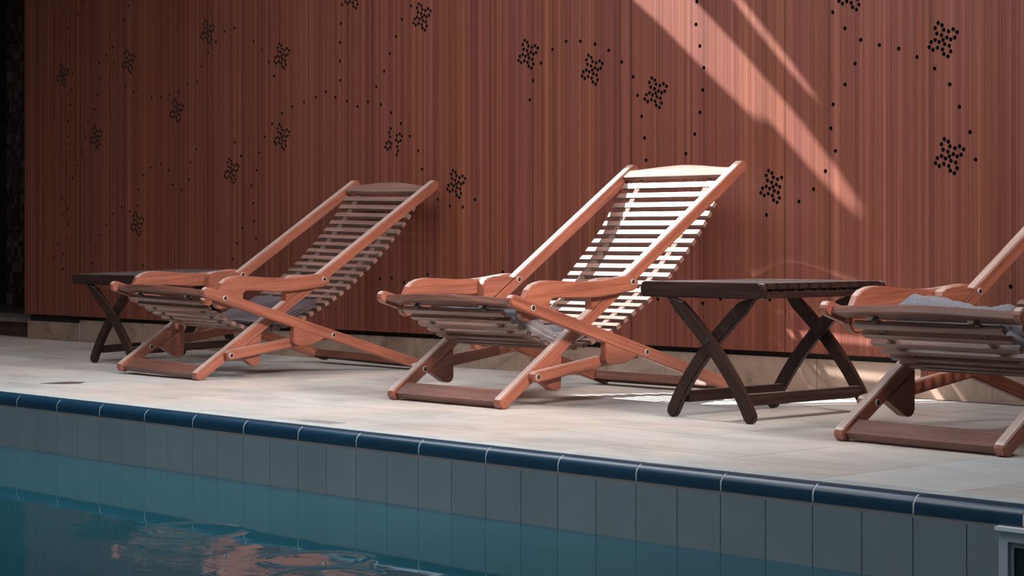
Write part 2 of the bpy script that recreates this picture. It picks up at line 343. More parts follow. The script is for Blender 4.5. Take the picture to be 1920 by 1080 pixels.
for ox, oy, sc, ps in DOTS:
    for a, b in ps:
        w = px_wall(ox + a / sc, oy + b / sc)
        if all((w.x - h[0]) ** 2 + (w.z - h[1]) ** 2 > 0.019 ** 2 for h in holes): holes.append((w.x, w.z))
SEAMS = [-11.085, -10.06, -8.86, -7.66, -6.465, -5.265, -4.065, -2.86, -1.6]
PB, PT = 0.150, CEIL_Z
bm = bmesh.new()                                       # backing behind the panels
vs = [bm.verts.new(q) for q in [(-11.06, wall_y(-11.06, -0.004), 0.05), (-1.6, wall_y(-1.6, -0.004), 0.05), (-1.6, wall_y(-1.6, -0.004), PT), (-11.06, wall_y(-11.06, -0.004), PT)]]
bm.faces.new(vs)
ex = bmesh.ops.extrude_face_region(bm, geom=bm.faces[:]); bmesh.ops.translate(bm, vec=(0, 0.25, 0), verts=[g for g in ex['geom'] if isinstance(g, bmesh.types.BMVert)])
bmesh.ops.recalc_face_normals(bm, faces=bm.faces)
wall = tag(link('wall_back', mesh_from(bm, 'wall_back', M_DARK)), kind='structure')
for i in range(len(SEAMS) - 1):
    x0, x1 = SEAMS[i] + 0.0009, SEAMS[i + 1] - 0.0009
    hl = []
    for hx, hz in holes:
        if x0 + 0.011 < hx < x1 - 0.011 and PB + 0.012 < hz < PT - 0.02:
            hl.append([(hx + 0.0086 * math.cos(k * math.pi / 5), hz + 0.0086 * math.sin(k * math.pi / 5)) for k in range(10)])
    bm = plate_cdt([(x0, PB), (x1, PB), (x1, PT), (x0, PT)], hl, lambda x, z: (x, wall_y(x, -0.03), z), (0, 0.018, 0), 1)
    link('wood_panel', mesh_from(bm, 'wood_panel', [M_PANEL, M_DARK]), wall)  # hole rims near-black: the shade inside the holes is painted in

# stone skirting course under the panels
base = bpy.data.objects.new('baseboard_back', None)
bm = box_bm(-11.07, -1.6, wall_y(-6, 0.03), wall_y(-6, 0.2), -0.02, 0.10)
base = tag(link('baseboard_back', mesh_from(bm, 'baseboard_back', M_GROUT)), kind='structure')
ed = [-11.08, -10.715, -10.50, -9.94, -9.13, -8.33, -7.53, -6.73, -5.92, -5.12, -4.32, -3.5, -2.7, -1.6]
for i in range(len(ed) - 1):
    x0, x1 = ed[i] + 0.0015, ed[i + 1] - 0.0015; top = 0.108 if i < 2 else 0.128
    b2 = bmesh.new(); o_ = random.uniform(-0.002, 0.002)
    y0a, y0b = wall_y(x0, o_ - 0.012), wall_y(x1, o_ - 0.012)
    vv = [b2.verts.new(q) for q in [(x0, y0a, 0), (x1, y0b, 0), (x1, y0b, top), (x0, y0a, top), (x0, y0a + 0.10, 0), (x1, y0b + 0.10, 0), (x1, y0b + 0.10, top), (x0, y0a + 0.10, top)]]
    for q in ((0, 1, 2, 3), (4, 7, 6, 5), (3, 2, 6, 7), (0, 4, 5, 1), (0, 3, 7, 4), (1, 5, 6, 2)): b2.faces.new([vv[k] for k in q])
    bev(b2, 0.003)
    link('stone_block', mesh_from(b2, 'stone_block', M_SKIRT), base)

# ------------------------------------------------------------------ deck
bm = box_bm(-15.0, -1.2, 4.06, 6.36, -0.30, -0.004)
deck = tag(link('floor', mesh_from(bm, 'floor', M_GROUT)), kind='structure')
xs = [-1.30, -1.69, -2.08, -2.475, -2.87, -3.26] + [-3.26 - 0.47 * k for k in range(1, 25)]
ysl = [4.062, 4.27, 4.68, 5.09, 5.505, 5.92, 6.34]
slab_cache = {}
for i in range(len(xs) - 1):
    for j in range(len(ysl) - 1):
        x1, x0 = xs[i] - 0.0007, xs[i + 1] + 0.0007; y0, y1 = ysl[j] + 0.0007, ysl[j + 1] - 0.0007
        pale = (i == 4)
        key = (round(x1 - x0, 3), round(y1 - y0, 3), pale)
        if key not in slab_cache:
            b2 = box_bm(-(x1 - x0) / 2, (x1 - x0) / 2, -(y1 - y0) / 2, (y1 - y0) / 2, -0.02, 0, 0.0012)
            slab_cache[key] = mesh_from(b2, 'paving_slab', M_DECK_PALE if pale else M_DECK)
        link('paving_slab', slab_cache[key], deck, ((x0 + x1) / 2, (y0 + y1) / 2, random.uniform(-0.0006, 0.0)))
# shallow drain slits and a chipped patch at the deck edge
for nm, pts in (('deck_slit', [(96, 717.5), (128, 715.6), (160, 716.5), (150, 719.5), (120, 720.5), (75, 719.5)]), ('deck_stain', [(545, 790), (575, 786.5), (625, 790), (648, 793.5), (600, 796.5)])):
    b2 = bmesh.new(); poly = []
    for q in pts:
        d = px_ray(*q); t = -EYE / d.z; poly.append((d.x * t, d.y * t))
    vv = [b2.verts.new((x, y, 0.0008)) for x, y in poly]; f = b2.faces.new(vv)
    r_ = bmesh.ops.extrude_face_region(b2, geom=[f]); bmesh.ops.translate(b2, vec=(0, 0, -0.003), verts=[g for g in r_['geom'] if isinstance(g, bmesh.types.BMVert)])
    bmesh.ops.recalc_face_normals(b2, faces=b2.faces)
    link(nm, mesh_from(b2, nm, plain('slit_brown', (0.10, 0.07, 0.06), 0.6) if nm == 'deck_slit' else plain('grey_patch', (0.27, 0.27, 0.28), 0.4)), deck)

# raised ledge and mosaic wall beyond the panels' left end
bm = box_bm(-17, -11.095, 6.39, 7.75, -0.02, 0.085, 0.004)
ledge = tag(link('trim_1', mesh_from(bm, 'trim_1', plain('umber_riser', (0.10, 0.052, 0.032), 0.7, var=0.2, bscale=8))), kind='structure')
bm = box_bm(-17, -11.09, 6.36, 6.75, 0.086, 0.112, 0.004)
link('step_nosing', mesh_from(bm, 'step_nosing', plain('greyish_nosing', (0.20, 0.165, 0.155), 0.7, var=0.2, bscale=9)), ledge)
bm = box_bm(-17, -11.07, 6.752, 7.70, 0.086, 0.108, 0.002)
link('ledge_slab', mesh_from(bm, 'ledge_slab', plain('dim_ledge_stone', (0.075, 0.052, 0.048), 0.8, var=0.2, bscale=6)), ledge)
MY = 7.62
bm = box_bm(-17, -10.6, MY, MY + 0.15, 0.0, CEIL_Z)
mos = tag(link('wall_left', mesh_from(bm, 'wall_left', plain('mosaic_grout', (0.17, 0.125, 0.115), 0.9))), kind='structure')
bm = bmesh.new(); random.seed(3)
z = 0.20
while z < 2.75:
    h = random.choice((0.022, 0.045, 0.045, 0.07)); x = -14.3 + random.random() * 0.02
    while x < -12.4:
        w = random.choice((0.022, 0.03, 0.03, 0.045)); d = random.uniform(0.004, 0.010); n0 = len(bm.faces)
        box_bm(x, x + w - 0.004, MY - d, MY + 0.002, z, z + h - 0.004, bm=bm)
        bm.faces.ensure_lookup_table(); mi = random.choice((0, 0, 1, 1, 2))
        for f in bm.faces[n0:]: f.material_index = mi
        x += w
    z += h
tag(link('mosaic_tiles', mesh_from(bm, 'mosaic_tiles', M_MOSAIC), mos), kind='stuff')
bm = box_bm(-17, -13.815, MY - 0.022, MY - 0.012, 0.10, CEIL_Z, 0.002)
link('dark_pilaster', mesh_from(bm, 'dark_pilaster', M_DARK), mos)
bm = box_bm(-13.68, -11.0, MY - 0.03, MY - 0.011, 0.11, 0.19, 0.002)
link('base_strip', mesh_from(bm, 'base_strip', M_MOSAIC[0]), mos)
bm = box_bm(-17.2, -17.0, -5, 7.8, -1.4, CEIL_Z)
tag(link('light_block_wall', mesh_from(bm, 'light_block_wall', M_CEIL)), kind='structure')  # unseen wall added to darken the left end
bm = box_bm(-17, -11.3, 4.2, 7.62, 2.55, 2.70)
tag(link('shade_soffit', mesh_from(bm, 'shade_soffit', M_CEIL)), kind='structure')          # unseen soffit added to keep lamp light off the left recess
random.seed(11)

# ------------------------------------------------------------------ pool edge, coping, tiled side, water
CY = 3.957; CX0 = -7.103; P = 0.30; WZ = -0.204
bm = box_bm(-11.0, -1.2, CY + 0.008, CY + 0.15, -1.5, -0.012)
pool = tag(link('wall_pool', mesh_from(bm, 'wall_pool', M_GROUT_DARK)), kind='structure')
face_me = {}
def face_tile(x0, x1, z0, z1):
    key = (round(x1 - x0, 3), round(z1 - z0, 3))
    if key not in face_me:
        b2 = box_bm(-(x1 - x0) / 2, (x1 - x0) / 2, 0, 0.012, -(z1 - z0) / 2, (z1 - z0) / 2, 0.0015); face_me[key] = mesh_from(b2, 'wall_tile', M_FACE)
    link('wall_tile', face_me[key], pool, ((x0 + x1) / 2, CY, (z0 + z1) / 2))
g = 0.0013
for i in range(-24, 38):
    x0 = CX0 + i * P / 2 + g; x1 = CX0 + (i + 1) * P / 2 - g
    if x0 > -1.5: break
    face_tile(x0, x1, -0.335, -0.0545)
for i in range(-18, 38):
    x0 = CX0 + i * P / 2 + g; x1 = CX0 + (i + 1) * P / 2 - g
    if x0 > -1.5: break
    face_tile(x0, x1, -0.615, -0.338)
bm = box_bm(-11.0, -1.2, CY + 0.001, CY + 0.03, -0.0545, -0.044)
link('grout_line', mesh_from(bm, 'grout_line', plain('taupe_grout', (0.20, 0.185, 0.175), 0.7)), pool)
# coping: bullnose tiles on a pale bed
bm = prism_bm([(CY + 0.003 + 0.036 * (1 - math.sin(a)), -0.036 + 0.036 * math.cos(math.pi / 2 - a) - 0.0008) for a in [0, .3, .6, .9, 1.2, 1.57]][::1] and
              [(CY + 0.002, -0.044), (CY + 0.0015, -0.030)] + [(CY + 0.0015 + 0.029 * (1 - math.cos(a)), -0.030 + 0.0290 * math.sin(a)) for a in (0.3, 0.6, 0.9, 1.2, 1.5708)] + [(CY + 0.055, -0.001), (CY + 0.055, -0.044)], -11.0, -1.2, off=0)
cop = tag(link('trim_2', mesh_from(bm, 'trim_2', M_GROUT_PALE)), kind='structure')
prof = [(0.0, -0.045), (0.0, -0.030)] + [(0.030 * (1 - math.cos(a)), -0.030 + 0.030 * math.sin(a)) for a in (0.26, 0.52, 0.79, 1.05, 1.31, 1.5708)] + [(0.040, 0.0), (0.040, -0.02), (0.012, -0.045)]
b2 = prism_bm(prof, -P / 2 + 0.0030, P / 2 - 0.0030, off=0)
for e in b2.edges:
    if len(e.link_faces) == 2 and e.calc_face_angle(0) > 1.0: e.smooth = False
me = mesh_from(b2, 'coping_tile', M_BLUE, smooth=False)
for p_ in me.polygons: p_.use_smooth = abs(p_.normal.x) < 0.5
for i in range(-13, 19):
    link('coping_tile', me, cop, (CX0 + (i + 0.5) * P, CY, 0.0004))
bm = box_bm(-11.0, -1.2, CY + 0.0405, 4.0615, -0.03, 0.0012, 0.001)
tag(link('trim_3', mesh_from(bm, 'trim_3', plain('bluish_white_band', (0.40, 0.425, 0.42), 0.7, bump=0.1, var=0.12, bscale=12))), kind='structure')
bm = box_bm(-14, 3, -4, CY + 0.01, -1.5, -1.42)
tag(link('pool_floor', mesh_from(bm, 'pool_floor', M_POOLFLOOR)), kind='structure')

# water surface: calm at the wall, little ring ripples further out
RINGS = [(-4.765, 3.195, 0.150, 0.0010, 0.014), (-4.115, 3.125, 0.135, 0.0011, 0.014), (-3.90, 2.99, 0.13, 0.0010, 0.014), (-4.80, 3.545, 0.150, 0.00022, 0.012), (-4.82, 3.53, 0.085, 0.00018, 0.010), (-4.30, 3.62, 0.12, 0.00012, 0.010)]
def wh(x, y):
    h = 0.0
    for cx, cy, R, A, s in RINGS:
        dx = (x - cx); dy = (y - cy); r = math.hypot(dx, dy)
        if r < R + 5 * s: h += A * math.exp(-((r - R) / s) ** 2)
    k = min(1, max(0, (3.38 - y) / 0.25))
    if k > 0:
        h += k * 0.00022 * (noise.noise(Vector((x * 5.2, y * 8.5, 1.7))) + 0.5 * noise.noise(Vector((x * 13, y * 19, 4.2))))
    return h
bm = bmesh.new()
def lin(a, b, n): return [a + (b - a) * k / n for k in range(n + 1)]
gx = [-14, -10, -8, -6.6] + lin(-6.0, -3.3, 300) + [-2.6, -1, 3]
gy = [-4, 0, 2, 2.5] + lin(2.7, 3.75, 150) + [3.85, CY + 0.004]
rows = []
for y in gy: rows.append([bm.verts.new((x, y, WZ + (wh(x, y) if (-6.0 < x < -3.3 and 2.7 < y < 3.75) else 0))) for x in gx])
for j in range(len(gy) - 1):
    for i in range(len(gx) - 1): bm.faces.new((rows[j][i], rows[j][i + 1], rows[j + 1][i + 1], rows[j + 1][i]))
wat = link('pool_water', mesh_from(bm, 'pool_water', M_WATER, smooth=True))
tag(wat, 'still teal pool water with faint ripple rings below the tiled edge', 'water', kind='stuff')

# skimmer mouth in the pool side, cut by the right edge of the picture
sk = tag(empty('pool_skimmer', (-2.665, CY, -0.06)), 'pale plastic skimmer frame with dark mouth set in the pool wall', 'skimmer')
b2 = bmesh.new()
def ring(bm, x0, x1, z0, z1, t, y0, y1):
    box_bm(x0, x1, y0, y1, z1 - t, z1, bm=bm); box_bm(x0, x1, y0, y1, z0, z0 + t, bm=bm)
    box_bm(x0, x0 + t, y0, y1, z0 + t, z1 - t, bm=bm); box_bm(x1 - t, x1, y0, y1, z0 + t, z1 - t, bm=bm)
ring(b2, 0.006, 0.30, -0.26, 0.004, 0.024, -0.012, 0.004)
link('frame', mesh_from(b2, 'frame', M_WHITE), sk)
b2 = bmesh.new(); ring(b2, 0.030, 0.276, -0.236, -0.020, 0.012, -0.006, 0.006)
link('inner_frame', mesh_from(b2, 'inner_frame', plain('grey_green_rim', (0.20, 0.24, 0.24), 0.4)), sk)
b2 = box_bm(0.042, 0.264, 0.0, 0.004, -0.224, -0.032)
b2.free(); b2 = box_bm(0.042, 0.264, -0.002, 0.003, -0.224, -0.032)
link('mouth', mesh_from(b2, 'mouth', plain('dark_green_mouth', (0.006, 0.012, 0.010), 0.35)), sk)
b2 = box_bm(0.0, 0.306, -0.020, 0.002, 0.004, 0.0125, 0.0015)
link('top_lip', mesh_from(b2, 'top_lip', plain('white_lip', (0.75, 0.77, 0.80), 0.3)), sk)

# ------------------------------------------------------------------ loungers
T = 0.029; TA = 0.037; W3 = 0.3145
A0 = (0.026, 0.0225); A1 = (1.300, 0.886); B0 = (0.022, 0.3825); B1 = (1.200, 0.0225)
def rotp(p, c, a):
    y, z = p[0] - c[0], p[1] - c[1]; return (c[0] + math.cos(a) * y - math.sin(a) * z, c[1] + math.sin(a) * y + math.cos(a) * z)
def sling_curve(rA, rB):
    back = [(1.236, .838), (1.222, .815), (1.157, .717), (1.105, .655), (1.058, .603), (1.01, .553), (.961, .507), (.892, .447), (.84, .405), (.789, .368), (.707, .322), (.630, .278), (.56, .246), (.48, .222), (.40, .210), (.33, .216), (.28, .229), (.235, .243), (.2, .260), (.16, .280), (.121, .301), (.085, .326), (.042, .357)]
    out = []
    for y, z in back:
        k = max(0, min(1, (y - 0.4) / 0.8)); kb = max(0, min(1, (0.4 - y) / 0.35))
        p = rotp((y, z), A0, rA); q = rotp((y, z), B1, rB)
        out.append((y + k * (p[0] - y) + kb * (q[0] - y), z + k * (p[1] - z) + kb * (q[1] - z)))
    return out
def resample(pts, step):
    res = [(pts[0], 0)]; out = []; acc = 0; need = 0.0; s = 0
    L = [0]
    for i in range(1, len(pts)): L.append(L[-1] + math.dist(pts[i], pts[i - 1]))
    n = int(L[-1] / step); st = L[-1] / n; d = st * 0.5; i = 1
    while d < L[-1]:
        while L[i] < d: i += 1
        f = (d - L[i - 1]) / (L[i] - L[i - 1])
        p = (pts[i - 1][0] + f * (pts[i][0] - pts[i - 1][0]), pts[i - 1][1] + f * (pts[i][1] - pts[i - 1][1]))
        j0 = max(0, i - 2); j1 = min(len(pts) - 1, i + 1)
        out.append((p, math.atan2(pts[j1][1] - pts[j0][1], pts[j1][0] - pts[j0][0]))); d += st
    return out
def bolt_me():
    bm = bmesh.new()
    bmesh.ops.create_cone(bm, cap_ends=True, segments=12, radius1=0.0112, radius2=0.0112, depth=0.004, matrix=Matrix.Rotation(math.pi / 2, 4, 'Y'))
    bmesh.ops.create_cone(bm, cap_ends=True, segments=12, radius1=0.0110, radius2=0.0085, depth=0.003, matrix=Matrix.Translation((0.0015, 0, 0)) @ Matrix.Rotation(math.pi / 2, 4, 'Y'))
    n0 = len(bm.faces)
    bmesh.ops.create_cone(bm, cap_ends=True, segments=8, radius1=0.0034, radius2=0.0034, depth=0.0008, matrix=Matrix.Translation((0.0032, 0, 0)) @ Matrix.Rotation(math.pi / 2, 4, 'Y'))
    bm.faces.ensure_lookup_table()
    for f in bm.faces[n0:]: f.material_index = 1
    return mesh_from(bm, 'bolt', [M_METAL, M_DARK])
BOLT = bolt_me()
DBOLT = BOLT.copy(); DBOLT.materials[0] = M_DARK
SLAT = {}
def slat_me():
    if 's' not in SLAT:
        SLAT['s'] = mesh_from(box_bm(-0.2745, 0.2745, -0.0115, 0.0115, -0.017, 0, 0.002), 'slat', M_SLAT, axis=(1, 0, 0))
        SLAT['c'] = mesh_from(box_bm(-0.013, 0.013, -0.0115, 0.0115, -0.012, -0.003, 0.001), 'spacer', M_STRAP)
    return SLAT['s']
def lounger(loc, rz, ry, rA, rB, label, sx=1.0, dpl=0.0):
    root = empty('deck_lounger', loc, rz, 0, ry, (sx, 1, 1)); tag(root, label, 'sun lounger', 'wooden sling loungers in a row on the deck')
    RA = lambda p: rotp(p, A0, rA); RB = lambda p: rotp(p, B1, rB)
    b1 = RB((.107, .3565)); b2 = RB((.688, .180)); ab = RA((.643, .441)); sb = RA((.159, .109))
    uA = (math.cos(math.atan2(A1[1] - A0[1], A1[0] - A0[0]) + rA), math.sin(math.atan2(A1[1] - A0[1], A1[0] - A0[0]) + rA)); nA = (-uA[1], uA[0])
    aB = math.atan2(B1[1] - B0[1], B1[0] - B0[0]) + rB; uB = (math.cos(aB), math.sin(aB)); nB = (-uB[1], uB[0])
    def FA(s, n): return (A0[0] + uA[0] * s + nA[0] * n, A0[1] + uA[1] * s + nA[1] * n)
    Bs = RB(B0)
    def FB(s, n): return (Bs[0] + uB[0] * s + nB[0] * n, Bs[1] + uB[1] * s + nB[1] * n)
    for s in (-1, 1):
        L3 = sorted((s * W3, s * (W3 - TA))); L2_ = sorted((s * (W3 + 0.0005), s * (W3 + T))); L1 = sorted((s * (W3 + T + 0.0005), s * (W3 + 2 * T)))
        o = link('back_rail', mesh_from(prism_bm(bar_outline(A0, RA(A1), 0.0225), *L3, off=0.003), 'back_rail', [M_RAIL, M_PALE_UP], top=0.55, axis=(0, *uA)), root)
        link('stop_plate', mesh_from(prism_bm([RA((p[0] + dpl, p[1] + 0.62 * dpl if p[1] > 0.15 or p[0] < 0.18 else p[1] + 0.25 * dpl)) for p in [(.303, .1825), (.303, .075), (.298, .062), (.288, .054), (.274, .052), (.258, .057), (.235, .071), (.20, .092), (.172, .0955)]], *L3, off=0.002), 'stop_plate', M_RAIL, axis=(0, 1, 0.3)), root)
        link('rest_plate', mesh_from(prism_bm([RA(p) for p in [(.457, .333), (.457, .425), (.463, .440), (.48, .449), (.51, .455), (.56, .457), (.60, .452), (.630, .449)]], *L3, off=0.002), 'rest_plate', [M_RAIL, M_PALE_UP], top=0.55, axis=(0, 1, 0.1)), root)
        link('seat_rail', mesh_from(prism_bm(bar_outline(Bs, B1, 0.0225), *L1, off=0.003), 'seat_rail', [M_RAIL, M_PALE_UP], top=0.55, axis=(0, *uB)), root)
        link('notch_plate', mesh_from(prism_bm([RB(p) for p in [(.470, .224), (.470, .158), (.479, .146), (.505, .140), (.54, .140), (.575, .144), (.61, .155), (.645, .172)]], *L1, off=0.002), 'notch_plate', M_RAIL, axis=(0, 1, -0.2)), root)
        link('prop_strut', mesh_from(prism_bm(bar_outline(sb, b2, 0.0205), *L2_, off=0.003), 'prop_strut', [M_RAIL, M_PALE_UP], top=0.55, axis=(0, 1, 0.14)), root)
        # armrest: outline given for the standard pose, warped between its two bolts
        arm = [(.102, .405), (.110, .420), (.130, .436), (.159, .446), (.185, .450), (.212, .4515), (.25, .4505), (.292, .448), (.34, .4455), (.39, .444), (.44, .445), (.49, .449), (.538, .455), (.58, .460), (.615, .4635), (.645, .4635), (.664, .457), (.674, .442), (.672, .425), (.66, .413), (.642, .408), (.59, .401), (.538, .394), (.47, .387), (.413, .385), (.34, .387), (.262, .389), (.232, .387), (.221, .378), (.219, .362), (.222, .345), (.232, .325), (.20, .318), (.15, .314), (.128, .311), (.112, .3085), (.097, .311), (.084, .320), (.078, .335), (.080, .355), (.088, .38)]
        def warp(p):
            k = (p[0] - .107) / (.643 - .107)
            return (p[0] + (1 - k) * (b1[0] - .107) + k * (ab[0] - .643), p[1] + (1 - k) * (b1[1] - .3565) + k * (ab[1] - .441))
        link('armrest', mesh_from(prism_bm([warp(p) for p in arm], *L2_, off=0.003), 'armrest', [M_RAIL, M_PALE_UP], top=0.55, axis=(0, 1, 0.06)), root)
        for pos, layer in ((b1, 2), (b2, 2), (sb, 1), (ab, 1)):
            bo = link('bolt', BOLT, root, (s * (W3 + layer * T + 0.0005), pos[0], pos[1])); bo.rotation_euler = (0, 0, 0 if s > 0 else math.pi)
            if layer == 1 or pos is b2:
                inner = W3 - TA if layer == 1 else W3
                bi = link('bolt', BOLT, root, (s * (inner - 0.0005), pos[0], pos[1])); bi.rotation_euler = (0, 0, math.pi if s > 0 else 0)
    def xbar(name, pts, hw, mat, ax=(1, 0, 0), off=0.003):
        return link(name, mesh_from(prism_bm(pts, -hw, hw, off=off), name, mat, axis=ax), root)
    xbar('foot_board', [FA(-0.008, -0.014), FA(-0.008, 0.010), FA(0.058, 0.010), FA(0.058, -0.014)], W3 - TA - 0.001, M_BOARD)
    xbar('rear_board', [FB(1.160, -0.016), FB(1.160, 0.016), FB(1.222, 0.016), FB(1.222, -0.016)], W3 + T - 0.001, M_BOARD)
    # arched boards: outline in the frame's own plane (x, s), thickness along n
    def arched(name, FF, s_in, s_end, bulge, hw, n0, n1, mat):
        bm = bmesh.new(); K = 16
        outl = [(-hw, s_in), (hw, s_in)] + [(hw - 2 * hw * k / K, s_end + bulge * (0.5 - 0.5 * math.cos(2 * math.pi * k / K)) ** 0.8) for k in range(K + 1)]
        lo = [bm.verts.new((x, *FF(s, n0))) for x, s in outl]; hi = [bm.verts.new((x, *FF(s, n1))) for x, s in outl]
        bm.faces.new(lo); bm.faces.new(hi[::-1]); n = len(outl)
        for i in range(n): bm.faces.new((lo[i], hi[i], hi[(i + 1) % n], lo[(i + 1) % n]))
        bmesh.ops.recalc_face_normals(bm, faces=bm.faces); bev(bm, 0.003)
        return link(name, mesh_from(bm, name, mat, axis=(1, 0, 0)), root)
    arched('head_board', FA, 1.462, 1.512, 0.030, W3 - TA - 0.001, -0.006, 0.016, M_SLAT)
    arched('front_board', FB, 0.066, 0.004, -0.030, W3 + T - 0.001, -0.012, 0.012, M_BOARD)
    cv = sling_curve(rA, rB); me = slat_me(); pos = resample(cv, 0.0465)
    for (p, a) in pos:
        a += random.uniform(-0.05, 0.05)
        o = link('slat', me, root, (random.uniform(-0.003, 0.003), p[0], p[1])); o.rotation_euler = (a + math.pi, 0, 0)
        o.rotation_euler = (a + math.pi if math.cos(a) < 0 else a, 0, 0)
    for x in (-0.187, 0.187):
        bm = bmesh.new(); prev = None
        for (p, q) in zip([cv[0]] + cv, cv + [FB(0.03, -0.013)]): pass
        path = [FA(1.47, -0.008)] + cv + [FB(0.03, -0.014)]
        off = -0.0085; vs = []
        for k, p in enumerate(path):
            a = path[max(0, k - 1)]; b = path[min(len(path) - 1, k + 1)]; d = Vector((b[0] - a[0], b[1] - a[1])).normalized(); nn = (d.y, -d.x)
            if nn[1] < 0: nn = (-nn[0], -nn[1])
            e = 0 if k in (0, len(path) - 1) else off
            for w in (-0.010, 0.010):
                for th in (0.001, -0.001): vs.append(bm.verts.new((x + w, p[0] + nn[0] * (e + th), p[1] + nn[1] * (e + th))))
        for k in range(len(path) - 1):
            q = [vs[4 * k + i] for i in range(4)]; r = [vs[4 * k + 4 + i] for i in range(4)]
            for i, j in ((0, 1), (1, 3), (3, 2), (2, 0)): bm.faces.new((q[i], q[j], r[j], r[i]))
        bmesh.ops.recalc_face_normals(bm, faces=bm.faces)
        link('strap', mesh_from(bm, 'strap', M_STRAP), root)
        for (p0, a0), (p1, a1) in zip(pos[:-1], pos[1:]):
            o = link('spacer', SLAT['c'], root, (x, (p0[0] + p1[0]) / 2, (p0[1] + p1[1]) / 2)); aa = (a0 + a1) / 2
            o.rotation_euler = (aa + math.pi if math.cos(aa) < 0 else aa, 0, 0)
        # pale strap end tacked under the front board
        bm = box_bm(x - 0.038, x + 0.010, -0.002, 0.014, -0.003, 0.0, 0.001)
        o = link('strap_end', mesh_from(bm, 'strap_end', M_GREY_TIP), root, (0, *FB(0.034, -0.0125))); o.rotation_euler = (aB - 0.75, 0, 0)
    return root, cv
lg1, cv1 = lounger((-7.60, 4.900, 0.004), 0.0, 0.020, -0.026, 0.004, 'leftmost red-brown wooden lounger, fully shaded, beside the shaded slatted table', dpl=0.03)
lg2, cv2 = lounger((-5.641, 4.853, 0.0), 0.0, 0.0, 0.0, 0.0, 'middle red-brown wooden lounger with sunlit white-looking backrest slats')
lg3, cv3 = lounger((-3.530, 4.818, 0.0), -0.060, 0.0, -0.010, -0.008, 'right-hand wooden lounger cut off by the right edge, bluish towel on its seat', 0.985, dpl=0.03)

# ------------------------------------------------------------------ towels on the seats
def towel(lg, cv, name, label, mat, x0, x1, y0, y1, hfun, seed):
    C = sorted(cv)
    def zc(y):
        for i in range(1, len(C)):
            if C[i][0] >= y:
                f = (y - C[i - 1][0]) / (C[i][0] - C[i - 1][0]); return C[i - 1][1] + f * (C[i][1] - C[i - 1][1])
        return C[-1][1]
    bm = bmesh.new(); NU, NV, NS = 56, 44, 9
    def top(u, v):
        y = y0 + (y1 - y0) * u; x = x0 + (x1 - x0) * v
        x += 0.02 * noise.noise(Vector((y * 7, seed, 0))); 
        edge = min(1, min(v, 1 - v) * 9, min(u, 1 - u) * 9); edge = math.sin(edge * math.pi / 2)
        h = hfun(u, v) * (0.72 + 0.28 * edge)
        h += 0.016 * edge * noise.noise(Vector((x * 9, y * 7, seed))) + 0.008 * noise.noise(Vector((x * 26, y * 22, seed + 5)))
        h += 0.0025 * noise.noise(Vector((x * 120, y * 120, seed + 9)))
        return Vector((x, y, zc(y) + 0.008 + max(0.016, h)))
    G = [[bm.verts.new(top(i / NU, j / NV)) for j in range(NV + 1)] for i in range(NU + 1)]
    for i in range(NU):
        for j in range(NV): bm.faces.new((G[i][j], G[i + 1][j], G[i + 1][j + 1], G[i][j + 1]))
    border = [(i, 0) for i in range(NU + 1)] + [(NU, j) for j in range(1, NV + 1)] + [(i, NV) for i in range(NU - 1, -1, -1)] + [(0, j) for j in range(NV - 1, 0, -1)]
    prev = [G[i][j] for i, j in border]; cx = (x0 + x1) / 2; cyy = (y0 + y1) / 2
    for k in range(1, NS + 1):
        cur = []
        for (i, j), tp in zip(border, [G[i][j] for i, j in border]):
            zb = zc(tp.co.y) + 0.004; f = k / NS; z_ = tp.co.z + (zb - tp.co.z) * f
            s = 0.007 * math.cos(f * math.pi * 6 + 2 * noise.noise(Vector((tp.co.y * 6, tp.co.x * 6, seed)))) + 0.006 * noise.noise(Vector((tp.co.y * 14, z_ * 30, seed)))
            dx = 1 if j == NV else (-1 if j == 0 else 0); dy = 1 if i == NU else (-1 if i == 0 else 0)
            cur.append(bm.verts.new((tp.co.x + dx * s, tp.co.y + dy * s, z_)))
        n = len(prev)
        for q in range(n): bm.faces.new((prev[q], prev[(q + 1) % n], cur[(q + 1) % n], cur[q]))
        prev = cur
    bmesh.ops.recalc_face_normals(bm, faces=bm.faces)
    o = link(name, mesh_from(bm, name, mat, smooth=True)); o.matrix_world = Matrix.LocRotScale(lg.location, lg.rotation_euler, lg.scale)
    tag(o, label, 'towel'); return o
def hump(c, w, a, lo): return lambda u, v: lo + a * math.exp(-((u - c) / w) ** 2) * (0.9 + 0.1 * math.cos(v * 5))
towel(lg1, cv1, 'folded_towel', 'dark mauve towel sunk low in the seat of the leftmost lounger', M_TOWEL_MAUVE, -0.20, 0.235, 0.34, 0.68, hump(0.7, 0.4, 0.02, 0.022), 2.2)
towel(lg2, cv2, 'folded_towel', 'grey towel bunched on the seat of the middle lounger with sunlit back', M_TOWEL_GREY, -0.21, 0.215, 0.17, 0.54, hump(0.10, 0.40, 0.095, 0.028), 5.1)
towel(lg3, cv3, 'folded_towel', 'blue-grey towel bunched on the seat of the lounger at the right edge', M_TOWEL_BLUE, -0.21, 0.215, 0.17, 0.58, hump(0.12, 0.42, 0.135, 0.03), 8.4)

